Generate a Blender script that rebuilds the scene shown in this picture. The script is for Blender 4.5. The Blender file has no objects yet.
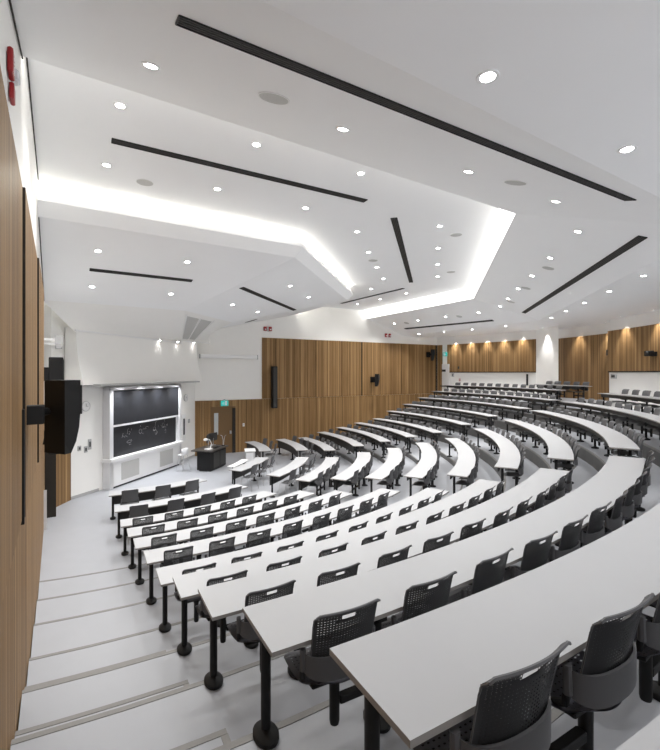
import bpy, math, random
from math import sin, cos, radians as R, degrees, asin, pi, sqrt
from mathutils import Vector, Matrix
random.seed(7)
COL = bpy.context.scene.collection
E = 3.946                       # eye height above the stage floor
O = (-8.46, 16.902)             # common centre of all seating arcs
RISE = 0.17819                  # one step
PHI = -13.8                     # direction of the theatre's axis

# ------------------------------------------------------------------ materials
def mat(name, col, rough=0.5, metal=0.0, emit=None, estr=0.0, noise=0.0, nscale=30.0, bump=0.0, spec=0.5):
    m = bpy.data.materials.new(name); m.use_nodes = True
    nt = m.node_tree; b = nt.nodes['Principled BSDF']
    b.inputs['Base Color'].default_value = (*col, 1); b.inputs['Roughness'].default_value = rough
    b.inputs['Metallic'].default_value = metal
    b.inputs['Specular IOR Level'].default_value = spec
    if emit:
        b.inputs['Emission Color'].default_value = (*emit, 1); b.inputs['Emission Strength'].default_value = estr
    if noise or bump:
        tc = nt.nodes.new('ShaderNodeTexCoord'); n = nt.nodes.new('ShaderNodeTexNoise')
        n.inputs['Scale'].default_value = nscale; n.inputs['Detail'].default_value = 4
        nt.links.new(tc.outputs['Object'], n.inputs['Vector'])
        if noise:
            mx = nt.nodes.new('ShaderNodeMix'); mx.data_type = 'RGBA'
            nt.links.new(n.outputs['Fac'], mx.inputs[0])
            mx.inputs[6].default_value = (*[c * (1 - noise) for c in col], 1)
            mx.inputs[7].default_value = (*[min(1, c * (1 + noise)) for c in col], 1)
            nt.links.new(mx.outputs[2], b.inputs['Base Color'])
        if bump:
            bp = nt.nodes.new('ShaderNodeBump'); bp.inputs['Strength'].default_value = bump; bp.inputs['Distance'].default_value = 0.002
            nt.links.new(n.outputs['Fac'], bp.inputs['Height']); nt.links.new(bp.outputs['Normal'], b.inputs['Normal'])
    return m

def wood_mat(name, dark, mid, light):
    m = bpy.data.materials.new(name); m.use_nodes = True
    nt = m.node_tree; b = nt.nodes['Principled BSDF']; b.inputs['Roughness'].default_value = 0.55
    b.inputs['Specular IOR Level'].default_value = 0.3
    at = nt.nodes.new('ShaderNodeAttribute'); at.attribute_name = 'tone'
    uv = nt.nodes.new('ShaderNodeUVMap')
    mp = nt.nodes.new('ShaderNodeMapping'); mp.inputs['Scale'].default_value = (70, 0.7, 1)
    n = nt.nodes.new('ShaderNodeTexNoise'); n.inputs['Scale'].default_value = 1.0; n.inputs['Detail'].default_value = 5
    nt.links.new(uv.outputs['UV'], mp.inputs['Vector']); nt.links.new(mp.outputs['Vector'], n.inputs['Vector'])
    ma = nt.nodes.new('ShaderNodeMath'); ma.operation = 'MULTIPLY_ADD'; ma.inputs[1].default_value = 0.9; 
    nt.links.new(n.outputs['Fac'], ma.inputs[0]); 
    m2 = nt.nodes.new('ShaderNodeMath'); m2.operation = 'MULTIPLY_ADD'; m2.inputs[1].default_value = 0.75; m2.inputs[2].default_value = -0.32
    nt.links.new(at.outputs['Fac'], m2.inputs[0]); nt.links.new(m2.outputs[0], ma.inputs[2])
    cr = nt.nodes.new('ShaderNodeValToRGB')
    e = cr.color_ramp.elements; e[0].position = 0.15; e[0].color = (*dark, 1); e[1].position = 0.9; e[1].color = (*light, 1)
    k = e.new(0.5); k.color = (*mid, 1)
    nt.links.new(ma.outputs[0], cr.inputs['Fac']); nt.links.new(cr.outputs['Color'], b.inputs['Base Color'])
    return m

M = dict(
    plaster=mat('white_plaster', (0.87, 0.86, 0.835), 0.75, noise=0.015, nscale=3),
    ceil=mat('ceiling_paint', (0.90, 0.905, 0.91), 0.8, noise=0.01, nscale=2),
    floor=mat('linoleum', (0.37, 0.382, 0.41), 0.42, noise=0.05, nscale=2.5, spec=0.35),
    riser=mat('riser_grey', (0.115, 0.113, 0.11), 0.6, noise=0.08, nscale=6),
    nosing=mat('nosing_strip', (0.22, 0.215, 0.205), 0.6, noise=0.1, nscale=60),
    wood=wood_mat('slat_wood', (0.135, 0.074, 0.027), (0.265, 0.152, 0.061), (0.45, 0.285, 0.132)),
    groove=mat('groove_dark', (0.02, 0.016, 0.012), 0.8),
    top=mat('white_laminate', (0.44, 0.447, 0.46), 0.38, noise=0.012, nscale=9, spec=0.4),
    edge=mat('desk_edge_band', (0.30, 0.285, 0.27), 0.5),
    black=mat('black_powder_coat', (0.011, 0.011, 0.0115), 0.55, spec=0.3, bump=0.1, nscale=200),
    panel=mat('modesty_dark', (0.03, 0.029, 0.028), 0.55),
    shell=mat('chair_plastic', (0.036, 0.037, 0.039), 0.42, bump=0.15, nscale=300),
    shell_lit=mat('chair_plastic_lit', (0.098, 0.099, 0.104), 0.5, bump=0.15, nscale=300),  # same chair plastic, lightened to paint in the light on chair fronts
    bracket=mat('chair_bracket_grey', (0.10, 0.10, 0.104), 0.42),
    seat=mat('chair_seat_plastic', (0.10, 0.10, 0.122), 0.5),
    steel=mat('brushed_steel', (0.55, 0.55, 0.56), 0.3, 0.9),
    alu=mat('aluminium', (0.72, 0.72, 0.735), 0.4, 0.15),
    white=mat('white_enamel', (0.82, 0.82, 0.82), 0.4),
    grey=mat('light_grey_plastic', (0.42, 0.42, 0.42), 0.6),
    grille=mat('perforated_grey', (0.52, 0.515, 0.50), 0.7, noise=0.25, nscale=160),
    board=mat('blackboard_slate', (0.014, 0.015, 0.019), 0.55, noise=0.35, nscale=5),
    chalk=mat('chalk', (0.62, 0.62, 0.62), 0.9),
    red=mat('alarm_red', (0.33, 0.012, 0.016), 0.4),
    green=mat('exit_sign_green', (0.0, 0.22, 0.17), 0.4, emit=(0.03, 0.45, 0.42), estr=0.28),
    lens=mat('lamp_lens', (0.9, 0.9, 0.9), 0.3, emit=(1.0, 0.985, 0.96), estr=9.0),
    led=mat('cove_led', (0.9, 0.9, 0.9), 0.3, emit=(1.0, 0.965, 0.86), estr=9.0),
    diffuser=mat('cove_diffuser', (0.9, 0.9, 0.88), 0.5, emit=(1.0, 0.99, 0.95), estr=0.8),
    clear=mat('clear_lens', (0.75, 0.78, 0.80), 0.1),
    glass=mat('door_glass', (0.5, 0.52, 0.52), 0.15),
    door=wood_mat('door_wood', (0.17, 0.10, 0.045), (0.24, 0.145, 0.066), (0.31, 0.20, 0.10)),
    darkwood=mat('lectern_top', (0.05, 0.042, 0.037), 0.35),
    paper=mat('paper', (0.75, 0.75, 0.75), 0.8),
)

# ------------------------------------------------------------------ mesh helpers
class MB:
    def __init__(s): s.v = []; s.f = []; s.m = []
    def add(s, vs, fs, mi=0):
        b = len(s.v); s.v += [tuple(v) for v in vs]
        s.f += [tuple(b + i for i in f) for f in fs]; s.m += [mi] * len(fs); return s
    def box(s, c, d, rz=0.0, mi=0, bev=0.0, mtx=None):
        hx, hy, hz = d[0] / 2, d[1] / 2, d[2] / 2
        if bev <= 0:
            vs = [(x, y, z) for z in (-hz, hz) for x, y in ((-hx, -hy), (hx, -hy), (hx, hy), (-hx, hy))]
            fs = [(3, 2, 1, 0), (4, 5, 6, 7), (0, 1, 5, 4), (1, 2, 6, 5), (2, 3, 7, 6), (3, 0, 4, 7)]
        else:
            b = min(bev, hx * .49, hy * .49, hz * .49); vs = []; fs = []
            ring = lambda ix, iy, z: [(-hx + ix, -hy + iy + b, z), (-hx + ix + b, -hy + iy, z), (hx - ix - b, -hy + iy, z), (hx - ix, -hy + iy + b, z),
                                      (hx - ix, hy - iy - b, z), (hx - ix - b, hy - iy, z), (-hx + ix + b, hy - iy, z), (-hx + ix, hy - iy - b, z)]
            for i, z in ((b, -hz), (0, -hz + b), (0, hz - b), (b, hz)): vs += ring(i * .7, i * .7, z)
            for k in range(3): fs += [(k * 8 + i, k * 8 + (i + 1) % 8, k * 8 + 8 + (i + 1) % 8, k * 8 + 8 + i) for i in range(8)]
            fs += [tuple(range(7, -1, -1)), tuple(range(24, 32))]
        m = mtx if mtx is not None else Matrix.Translation(c) @ Matrix.Rotation(rz, 4, 'Z')
        if mtx is not None: m = mtx @ Matrix.Translation(c)
        return s.add([m @ Vector(v) for v in vs], fs, mi)
    def tube(s, pts, rad, n=10, mi=0, caps=True):
        pts = [Vector(p) for p in pts]; rs = rad if isinstance(rad, (list, tuple)) else [rad] * len(pts)
        vs = []; fs = []
        for i, p in enumerate(pts):
            t = (pts[min(i + 1, len(pts) - 1)] - pts[max(i - 1, 0)]).normalized()
            a = Vector((0, 0, 1)) if abs(t.z) < .9 else Vector((1, 0, 0))
            x = t.cross(a).normalized(); y = t.cross(x)
            vs += [p + x * rs[i] * cos(2 * pi * k / n) + y * rs[i] * sin(2 * pi * k / n) for k in range(n)]
        for i in range(len(pts) - 1):
            fs += [(i * n + k, i * n + (k + 1) % n, (i + 1) * n + (k + 1) % n, (i + 1) * n + k) for k in range(n)]
        if caps: fs += [tuple(range(n - 1, -1, -1)), tuple(range((len(pts) - 1) * n, len(pts) * n))]
        return s.add(vs, fs, mi)
    def lathe(s, prof, n=20, c=(0, 0, 0), sx=1.0, sy=1.0, mi=0, mtx=None):
        vs = []; fs = []
        for r, z in prof: vs += [Vector((c[0] + sx * r * cos(2 * pi * k / n), c[1] + sy * r * sin(2 * pi * k / n), c[2] + z)) for k in range(n)]
        for i in range(len(prof) - 1): fs += [(i * n + k, i * n + (k + 1) % n, (i + 1) * n + (k + 1) % n, (i + 1) * n + k) for k in range(n)]
        fs += [tuple(range(n - 1, -1, -1)), tuple(range((len(prof) - 1) * n, len(prof) * n))]
        if mtx is not None: vs = [mtx @ v for v in vs]
        return s.add(vs, fs, mi)
    def sector(s, r0, r1, a0, a1, z0, z1, n=24, mtop=0, mside=0, m_in=None, m_out=None):
        """ring sector prism; a0/a1 may be functions of r (degrees)"""
        fa0 = a0 if callable(a0) else (lambda r: a0); fa1 = a1 if callable(a1) else (lambda r: a1)
        P = lambda r, t, z: (O[0] + r * cos(R(t)), O[1] + r * sin(R(t)), z)
        vs = []
        for i in range(n + 1):
            f = i / n
            t0 = fa0(r0) + (fa1(r0) - fa0(r0)) * f; t1 = fa0(r1) + (fa1(r1) - fa0(r1)) * f
            vs += [P(r0, t0, z0), P(r1, t1, z0), P(r1, t1, z1), P(r0, t0, z1)]
        top = []; inn = []; out = []; bot = []
        for i in range(n):
            a, b = 4 * i, 4 * i + 4
            top.append((a + 3, a + 2, b + 2, b + 3)); bot.append((a, b, b + 1, a + 1))
            inn.append((a, a + 3, b + 3, b)); out.append((a + 1, b + 1, b + 2, a + 2))
        base = len(s.v); s.add(vs, top, mtop)
        for fs, mi in ((bot, mside), (inn, mside if m_in is None else m_in), (out, mside if m_out is None else m_out),
                       ([(0, 1, 2, 3), (4 * n, 4 * n + 3, 4 * n + 2, 4 * n + 1)], mside)):
            s.f += [tuple(base + i for i in f) for f in fs]; s.m += [mi] * len(fs)
        return s
    def build(s, name, mats, parent=None, smooth=False, loc=None, **props):
        me = bpy.data.meshes.new(name); me.from_pydata(s.v, [], s.f)
        for m in (mats if isinstance(mats, (list, tuple)) else [mats]): me.materials.append(M[m] if isinstance(m, str) else m)
        for p, mi in zip(me.polygons, s.m): p.material_index = mi; p.use_smooth = smooth
        if smooth:
            try: me.set_sharp_from_angle(angle=R(40))
            except Exception: pass
        me.update()
        o = bpy.data.objects.new(name, me); COL.objects.link(o)
        if parent is not None: o.parent = parent
        if loc is not None: o.location = loc
        for k, v in props.items(): o[k] = v
        return o

def thing(name, label, cat, loc=(0, 0, 0), rz=0.0, group=None):
    o = bpy.data.objects.new(name, None); COL.objects.link(o); o.empty_display_size = .1
    o.location = loc; o.rotation_euler = (0, 0, rz); o['label'] = label; o['category'] = cat
    if group: o['group'] = group
    return o

def copy_tree(o, parent=None):
    c = o.copy(); COL.objects.link(c)
    if parent is not None: c.parent = parent
    for ch in list(o.children): copy_tree(ch, c)
    return c

ORD = ['first', 'second', 'third', 'fourth', 'fifth', 'sixth', 'seventh', 'eighth', 'ninth', 'tenth', 'eleventh', 'twelfth', 'thirteenth', 'fourteenth', 'fifteenth', 'sixteenth', 'seventeenth']

# ------------------------------------------------------------------ plan geometry
def pol(r, t, z=0.0): return Vector((O[0] + r * cos(R(t)), O[1] + r * sin(R(t)), z))
WALL_D = 2.142
def thL(r): return -57.7 - degrees(asin(WALL_D / r))
def thR(r): return 30.1 + degrees(asin(WALL_D / r))
nW = Vector((0.845, 0.534, 0)); dW = Vector((0.534, -0.845, 0))         # near wall: inward normal, direction away from stage
nF = Vector((0.5015, -0.865, 0)); dF = Vector((0.865, 0.5015, 0))      # far wall
WALL_B = WALL_D + 0.045
def near_wall(s, off=0.0, z=0.0): return Vector((O[0], O[1], z)) - nW * (WALL_B - off) + dW * s
def far_wall(s, off=0.0, z=0.0): return Vector((O[0], O[1], z)) - nF * (WALL_B - off) + dF * s
aX = Vector((cos(R(PHI)), sin(R(PHI)), 0)); tX = Vector((-sin(R(PHI)), cos(R(PHI)), 0))
def ax(a, l, z=0.0): return Vector((O[0], O[1], z)) + aX * a + tX * l

ROWS = list(range(-1, 11))        # 10 = row at the blackboard ... 0, -1 = back rows
RIN = {-1: 18.415, 0: 17.38, 1: 16.282, 2: 15.173, 3: 14.058, 4: 12.915, 5: 11.777, 6: 10.645, 7: 9.51, 8: 8.298, 9: 7.155, 10: 5.612}
LEV = {-1: 14, 0: 12, 1: 10, 2: 8, 3: 6, 4: 4, 5: 3, 6: 2, 7: 1, 8: 0, 9: 0, 10: 0}
ENDS = {  # near block a,b ; centre block a,b ; far block a,b  (degrees)
 -1: (-61.0, -34.8, -31.5, -2.6, 6.2, 32.4), 0: (-60.88, -34.8, -31.5, -.4, 2.3, 32.7), 1: (-60.9, -34.7, -31.1, .2, 3.0, 33.0), 2: (-61.02, -34.7, -30.2, -.1, 4.9, 33.4),
 3: (-61.12, -35.0, -29.2, .1, 5.3, 33.8), 4: (-61.25, -34.8, -28.4, -.4, 6.5, 33.3), 5: (-61.42, -34.9, -28.1, -.4, 6.9, 34.0),
 6: (-61.75, -36.1, -27.8, -1.3, 7.1, 34.6), 7: (-62.0, -36.2, -27.1, -1.0, 7.6, 35.1), 8: (-62.5, -37.0, -26.9, -1.7, 8.2, 34.7),
 9: (-63.2, -36.8, -26.0, -1.8, 9.8, 35.7), 10: (-64.45, -39.0, -25.4, -2.7, 10.6, 37.5)}
DEPTH = 0.495; DESK_H = 0.715
def edge(k): return RIN[k] + 0.11
def lz(k): return LEV[k] * RISE

# ------------------------------------------------------------------ setting: floors, tiers, steps
fl = MB()
pts = [near_wall(21.5), near_wall(1.0), far_wall(1.0), far_wall(19.9)] + [pol(22.2, t) for t in range(28, -64, -6)]
fl.add([(p.x, p.y, 0.0) for p in pts] + [(p.x, p.y, -0.1) for p in pts], [tuple(range(len(pts)))[::-1], tuple(range(len(pts), 2 * len(pts)))])
fl.build('floor', 'floor', kind='structure')
tr = 0
for k in range(-1, 8):
    r0 = edge(k); r1 = edge(k - 1) if k > -1 else 22.2
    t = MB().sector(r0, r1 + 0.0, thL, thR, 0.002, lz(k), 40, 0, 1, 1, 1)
    t.build('floor_tier', ['floor', 'riser'], kind='structure')
    tr += 1
    MB().sector(r0 - 0.004, r0 + 0.045, thL, thR, lz(k) - 0.03, lz(k) + 0.004, 40).build('trim_%d' % tr, 'nosing', kind='structure')
# half-height steps in the four aisles, and their nosings
for k in (-1, 0, 1, 2, 3):
    e = ENDS[k]; r1 = edge(k) - 0.004; r0 = r1 - 0.33; zl = lz(k + 1); zh = zl + RISE
    for a0, a1 in ((thL, lambda r, e=e: e[0] - .15), (e[1] + .3, e[2] - .3), (e[3] + .3, e[4] - .3), (e[5] + .3, thR)):
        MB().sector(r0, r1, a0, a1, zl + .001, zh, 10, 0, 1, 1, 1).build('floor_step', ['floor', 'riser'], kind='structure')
        tr += 1
        n = MB().sector(r0 - .003, r0 + .045, a0, a1, zh - .03, zh + .004, 10)
        A1 = a1 if callable(a1) else (lambda r, a1=a1: a1)
        n.sector(r0 + .047, r1 - .002, lambda r: A1(r) - degrees(.045 / r), lambda r: A1(r) + .01, zh - .03, zh + .004, 2)
        n.build('trim_%d' % tr, 'nosing', kind='structure')

# ------------------------------------------------------------------ setting: walls
def wallbox(name, P0, P1, nrm, z0, z1, m='plaster', th=0.12):
    b = MB(); a, c = Vector(P0), Vector(P1); n = Vector(nrm)
    vs = []
    for z in (z0, z1):
        for p in (a, c, c - n * th, a - n * th): vs.append((p.x, p.y, z))
    b.add(vs, [(3, 2, 1, 0), (4, 5, 6, 7), (0, 1, 5, 4), (1, 2, 6, 5), (2, 3, 7, 6), (3, 0, 4, 7)])
    return b.build(name, m, kind='structure')

def slats(name, P, s0, s1, z0, z1, nrm, depth=0.03, zb=None, m='wood', pitch=(0.045, 0.085), **props):
    """slatted timber panel along P(s); zb(s) gives a stepped bottom edge"""
    n = Vector(nrm); prof = []; s = s0; tones = []
    rnd = random.Random(hash((name, round(s0, 2))) & 0xffff)
    rnd = random.Random(int(s0 * 1000) + int(z0 * 77))
    while s < s1 - 0.01:
        w = min(rnd.uniform(*pitch), s1 - s); g = 0.007
        tn = min(1, max(0, rnd.gauss(.5, .17)))
        prof.append((s, s + w - g, tn)); s += w
    me = bpy.data.meshes.new(name); vs = []; fs = []; tone = []; uvs = []; mi = []
    def quad(a, b, c, d, tn, uv, m_):
        i = len(vs); vs.extend([a, b, c, d]); fs.append((i, i + 1, i + 2, i + 3)); tone.append(tn); uvs.append(uv); mi.append(m_)
    for a, b, tn in prof:
        zz = zb((a + b) / 2) if zb else z0
        p, q = P(a) + n * depth, P(b) + n * depth; p2, q2 = P(a) + n * (depth * .45), P(b) + n * (depth * .45)
        nx = P(b + 0.007) + n * (depth * .45)
        v = lambda t, z: (t.x, t.y, z)
        quad(v(p, zz), v(q, zz), v(q, z1), v(p, z1), tn, ((a, zz), (b, zz), (b, z1), (a, z1)), 0)
        quad(v(q, zz), v(q2, zz), v(q2, z1), v(q, z1), tn, ((b, zz), (b, zz), (b, z1), (b, z1)), 0)
        quad(v(p2, zz), v(p, zz), v(p, z1), v(p2, z1), tn, ((a, zz), (a, zz), (a, z1), (a, z1)), 0)
        quad(v(q2, zz), v(nx, zz), v(nx, z1), v(q2, z1), .5, ((b, zz), (b, zz), (b, z1), (b, z1)), 1)
        pb, qb = P(a), P(b)
        quad(v(p, z1), v(q, z1), v(qb, z1), v(pb, z1), tn, ((a, z1), (b, z1), (b, z1), (a, z1)), 0)
        quad(v(pb, zz), v(qb, zz), v(q, zz), v(p, zz), tn, ((a, zz), (b, zz), (b, zz), (a, zz)), 0)
    me.from_pydata(vs, [], fs); me.materials.append(M[m]); me.materials.append(M['groove'])
    for p, i in zip(me.polygons, mi): p.material_index = i
    at = me.attributes.new('tone', 'FLOAT', 'FACE'); at.data.foreach_set('value', tone)
    ul = me.uv_layers.new(name='UVMap'); k = 0
    for q in uvs:
        for c in q: ul.data[k].uv = c; k += 1
    o = bpy.data.objects.new(name, me); COL.objects.link(o)
    for kk, vv in props.items(): o[kk] = vv
    return o

SEAM = 2.63; WTOP = 5.78; WTOPN = E + 1.70; ZT = E + 3.85
# near wall: plaster core, lower slats and three upper slat panels
wallbox('wall_near', near_wall(3.55), near_wall(21.5), nW, -0.1, ZT)
slats('wall_near_lower_panel', near_wall, 3.75, 21.0, 0.0, SEAM - .008, nW, 0.035, kind='structure')
for i, (a, b, dp) in enumerate(((8.25, 11.12, .09), (11.13, 13.97, .068), (13.98, 17.2, .046), (17.26, 21.0, .046))):
    slats('wall_near_upper_panel', near_wall, a, b, SEAM, WTOPN, nW, dp, kind='structure')
    p, q = near_wall(b + .006, .002), near_wall(b + .006, dp)
    g_ = MB().add([(p.x, p.y, SEAM), (q.x, q.y, SEAM), (q.x, q.y, WTOPN), (p.x, p.y, WTOPN)], [(0, 1, 2, 3)])
    g_.build('trim_%d' % (981 + i), 'groove', kind='structure')
# far wall, the mirror image
wallbox('wall_far', far_wall(3.55), far_wall(19.35), nF, -0.1, ZT)
DOOR0, DOOR1 = 4.40, 5.42
slats('wall_far_lower_panel', far_wall, 3.61, DOOR0 - .04, 0.0, SEAM - .008, nF, 0.035, kind='structure')
slats('wall_far_lower_panel', far_wall, DOOR1 + .16, 19.08, 0.0, SEAM - .008, nF, 0.035, kind='structure')
slats('wall_far_lower_panel', far_wall, DOOR0 - .04, DOOR1 + .16, 2.30, SEAM - .008, nF, 0.035, kind='structure')
for a, b in ((6.98, 7.74), (7.77, 10.08), (10.1, 13.14), (13.2, 16.15), (16.19, 19.0)):
    slats('wall_far_upper_panel', far_wall, a, b, SEAM, WTOP, nF, 0.045, kind='structure')
for i, s_ in enumerate((7.755, 10.09, 13.17, 16.17)):
    p, q = far_wall(s_ - .05, .006), far_wall(s_ + .05, .006)
    MB().add([(p.x, p.y, SEAM), (q.x, q.y, SEAM), (q.x, q.y, WTOP), (p.x, p.y, WTOP)], [(0, 1, 2, 3)]).build('trim_%d' % (991 + i), 'groove', kind='structure')
p, q = far_wall(18.99, .03), far_wall(19.34, .03)
MB().add([(p.x, p.y, lz(-1)), (q.x, q.y, lz(-1)), (q.x, q.y, WTOP), (p.x, p.y, WTOP)], [(0, 1, 2, 3)]).build('trim_999', 'groove', kind='structure')
# stage end: blackboard wall, two splayed white pieces, a timber corner piece at the near side
BZ = 3.6
wl = near_wall(3.6, .02); A1 = near_wall(3.75, .25); A2 = Vector((-8.09, 13.47, 0)); A3 = ax(1.25, -2.15); A4 = ax(1.25, 2.4); A5 = far_wall(3.61, 0.0)
def nrm_of(a, b, toward):
    d = (b - a); n = Vector((-d.y, d.x, 0)).normalized()
    return n if n.dot(toward - a) > 0 else -n
mid = ax(8, 0)
wallbox('wall_front', A3, A4, nrm_of(A3, A4, mid), -0.1, ZT)
wallbox('wall_front_splay', A2, A3, nrm_of(A2, A3, mid), -0.1, ZT)
wallbox('wall_front_splay', A4, A5, nrm_of(A4, A5, mid), -0.1, ZT)
n12 = nrm_of(A1, A2, mid)
wallbox('wall_front_return', near_wall(3.56), A1, nrm_of(near_wall(3.56), A1, mid), -0.1, ZT)
wallbox('wall_front_corner', A1, A2, n12, -0.1, ZT)
L12 = (A2 - A1).length; d12 = (A2 - A1) / L12
slats('wall_front_corner_panel', lambda s: A1 + d12 * s, 0.0, L12, 0.0, SEAM - .3, n12, 0.03, kind='structure')
for i, (a, b) in enumerate(((A2, A3), (A4, A5))):
    n = nrm_of(a, b, mid)
    wallbox('baseboard_front' if i == 0 else 'baseboard_far', a + n * .012, b + n * .012, n, 0.0, 0.09, 'grey', .012)
# upper bulkhead over the blackboard with its grey lip
bk = MB(); P = lambda l, z, a: tuple(ax(a, l, z))
bl, br = -3.55, 3.2
prof = [(1.30, E - .36), (1.95, E - .36), (1.93, E - .22), (1.80, E + .3), (1.72, E + .8), (1.70, E + 1.34), (1.30, E + 1.4)]
vs = [P(bl, z, a) for a, z in prof] + [P(br, z, a) for a, z in prof]; n = len(prof)
bk.add(vs, [(i, (i + 1) % n, n + (i + 1) % n, n + i) for i in range(n)] + [tuple(range(n))[::-1], tuple(range(n, 2 * n))])
bk.build('wall_front_bulkhead', 'plaster', kind='structure', smooth=True)
cp = MB(); z = E - .40
vs = [P(-3.15, z, 1.3), P(2.6, z, 1.3), P(2.6, z, 2.22), P(-3.15, z, 2.22)]; vs += [(x, y, zz + .06) for x, y, zz in vs]
cp.add(vs, [(0, 3, 2, 1), (4, 5, 6, 7), (0, 1, 5, 4), (1, 2, 6, 5), (2, 3, 7, 6), (3, 0, 4, 7)]).build('trim_canopy', 'grey', kind='structure')
# back walls: curved facets
def arc(rfun, t0, t1, n=16):
    return [pol(rfun(t0 + (t1 - t0) * i / n), t0 + (t1 - t0) * i / n) for i in range(n + 1)]
def arcwall(name, pts, z0, z1, m='plaster', th=0.12):
    b = MB(); vs = []
    for p in pts:
        d = Vector((p.x - O[0], p.y - O[1], 0)).normalized() * th
        vs += [(p.x, p.y, z0), (p.x, p.y, z1), (p.x + d.x, p.y + d.y, z1), (p.x + d.x, p.y + d.y, z0)]
    fs = []
    for i in range(len(pts) - 1):
        a, c = 4 * i, 4 * i + 4
        fs += [(a, a + 1, c + 1, c), (a + 1, a + 2, c + 2, c + 1), (a + 2, a + 3, c + 3, c + 2), (a + 3, a, c, c + 3)]
    e = 4 * (len(pts) - 1); fs += [(3, 2, 1, 0), (e, e + 1, e + 2, e + 3)]
    return b.add(vs, fs).build(name, m, kind='structure')
def along(pts):
    ls = [0]; 
    for a, b in zip(pts, pts[1:]): ls.append(ls[-1] + (b - a).length)
    def f(s):
        s = min(max(s, 0), ls[-1] - 1e-6)
        for i in range(len(pts) - 1):
            if ls[i + 1] >= s: return pts[i].lerp(pts[i + 1], (s - ls[i]) / (ls[i + 1] - ls[i]))
    return f, ls[-1]
def slat_arc(name, pts, z0, z1):
    f, L = along(pts); md = pts[len(pts) // 2]
    n = Vector((O[0] - md.x, O[1] - md.y, 0)).normalized()
    slats(name, f, 0.0, L, z0, z1, n, 0.05, kind='structure')
rb = lambda t: 19.3 + (36.0 - t) / 18.4 * 1.28
WB = E + 0.085
arc1 = arc(rb, 37.0, 17.6)
arcwall('wall_back', arc1, 0, ZT)
slat_arc('wall_back_upper_panel', arc(rb, 34.3, 17.7), WB, WTOP)
slat_arc('wall_back_panel', arc(rb, 36.4, 35.35, 4), lz(-1), WTOP)
cw = MB(); c0, c1 = pol(20.45, 17.7), pol(20.12, 12.35); ev = Vector((.16, .45, 0))
cw.add([(p.x, p.y, z) for z in (0, ZT) for p in (c0, c1, c1 + ev, c0 + ev)], [(3, 2, 1, 0), (4, 5, 6, 7), (0, 1, 5, 4), (1, 2, 6, 5), (2, 3, 7, 6), (3, 0, 4, 7)])
cw.build('wall_back_column', 'plaster', kind='structure')
arcwall('wall_back_recess', arc(lambda t: 21.5, 18.2, 4.0, 8), 0, ZT)
slat_arc('wall_back_recess_panel', arc(lambda t: 21.48, 17.8, 5.0, 8), lz(-1), WTOP)
arc2 = arc(lambda t: 20.7, 5.35, -26.0, 20)
arcwall('wall_back', arc2, 0, ZT, th=0.8)
slat_arc('wall_back_upper_panel', arc(lambda t: 20.69, 5.35, -26.0, 20), WB, WTOP)
for nm, pp in (('trim_901', arc(lambda t: rb(t) - .05, 34.3, 17.7, 12)), ('trim_902', arc(lambda t: 20.64, 5.35, -26.0, 16))):
    arcwall(nm, pp, WB - .05, WB + .005, 'groove', .05)
# raised platform in the recess
MB().sector(19.3, 21.5, 5.2, 15.5, lz(-1) + .001, 15 * RISE, 10, 0, 1, 1, 1).build('floor_step', ['floor', 'riser'], kind='structure')

# ------------------------------------------------------------------ ceiling: rings around the stage, three facets each
T22 = math.tan(R(21.95)); C22 = cos(R(21.95))
uL, uC, uR = (Vector((cos(R(a)), sin(R(a)), 0)) for a in (-57.7, PHI, 30.1))
OFFN = (-.22, .15, -.10)        # the rear ring sits slightly off the common centre
def ring(rho, H, off=(0, 0, 0)):
    o = Vector((O[0], O[1], E + H)); a, b, c = (rho + q for q in off)
    def meet(u, p, v, q):
        det = u.x * v.y - u.y * v.x
        return o + Vector(((p * v.y - q * u.y) / det, (u.x * q - v.x * p) / det, 0))
    return [o + uL * a - nW * (WALL_B + .03), meet(uL, a, uC, b), meet(uC, b, uR, c), o + uR * c - nF * (WALL_B + .03)]
def band(name, levels, m, off=(0, 0, 0), **props):
    b = MB(); rings = [ring(*l) if len(l) == 3 else ring(l[0], l[1], off) for l in levels]
    for A, B in zip(rings, rings[1:]):
        for i in range(3): b.add([A[i], A[i + 1], B[i + 1], B[i]], [(0, 1, 2, 3)])
    return b.build(name, m, **props)
R2, HN, R1, HL, HM, FLH = 13.65, 3.217, 8.85, 3.31, 3.70, 2.33
RN = R2 + (HN - FLH) / .31
def hN(r): return max(FLH, HN - .31 * (r - R2))
def hL(r): return 3.07 - .2295 * (8.6 - r)
RF = 4.2
band('ceiling', [(R2, HN), (RN, FLH), (24.5, FLH)], 'ceil', OFFN, kind='structure')
band('ceiling_tray', [(1.0, HM), (R2 - .21, HM, OFFN)], 'ceil', kind='structure')
band('ceiling_canopy', [(RF, hL(RF)), (8.6, 3.07)], 'ceil', kind='structure')
band('ceiling_canopy_fascia', [(8.6, 3.07), (R1, HL), (R1 - .15, HL + .30)], 'ceil', kind='structure')
rn, rt = ring(RF, hL(RF)), None
lg = [ax(1.72, l, E + h) for l, h in ((-3.62, 1.24), (2.0, 1.38), (3.0, 1.42), (4.3, 1.46))]
so = MB()
for i in range(3):
    nu, nv = 10, 6
    pts_ = [rn[i].lerp(rn[i + 1], a / nu).lerp(lg[i].lerp(lg[i + 1], a / nu), b / nv) for b in range(nv + 1) for a in range(nu + 1)]
    so.add(pts_, [(b * (nu + 1) + a, b * (nu + 1) + a + 1, (b + 1) * (nu + 1) + a + 1, (b + 1) * (nu + 1) + a) for b in range(nv) for a in range(nu)])
so.build('ceiling_soffit', 'plaster', kind='structure', smooth=True)
lgt = MB()
for i in range(3):
    a, b = lg[i], lg[i + 1]
    d = (b - a); c = (a + b) / 2; lgt.box((c.x, c.y, c.z - .02), (d.length, .07, .05), math.atan2(d.y, d.x))
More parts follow.
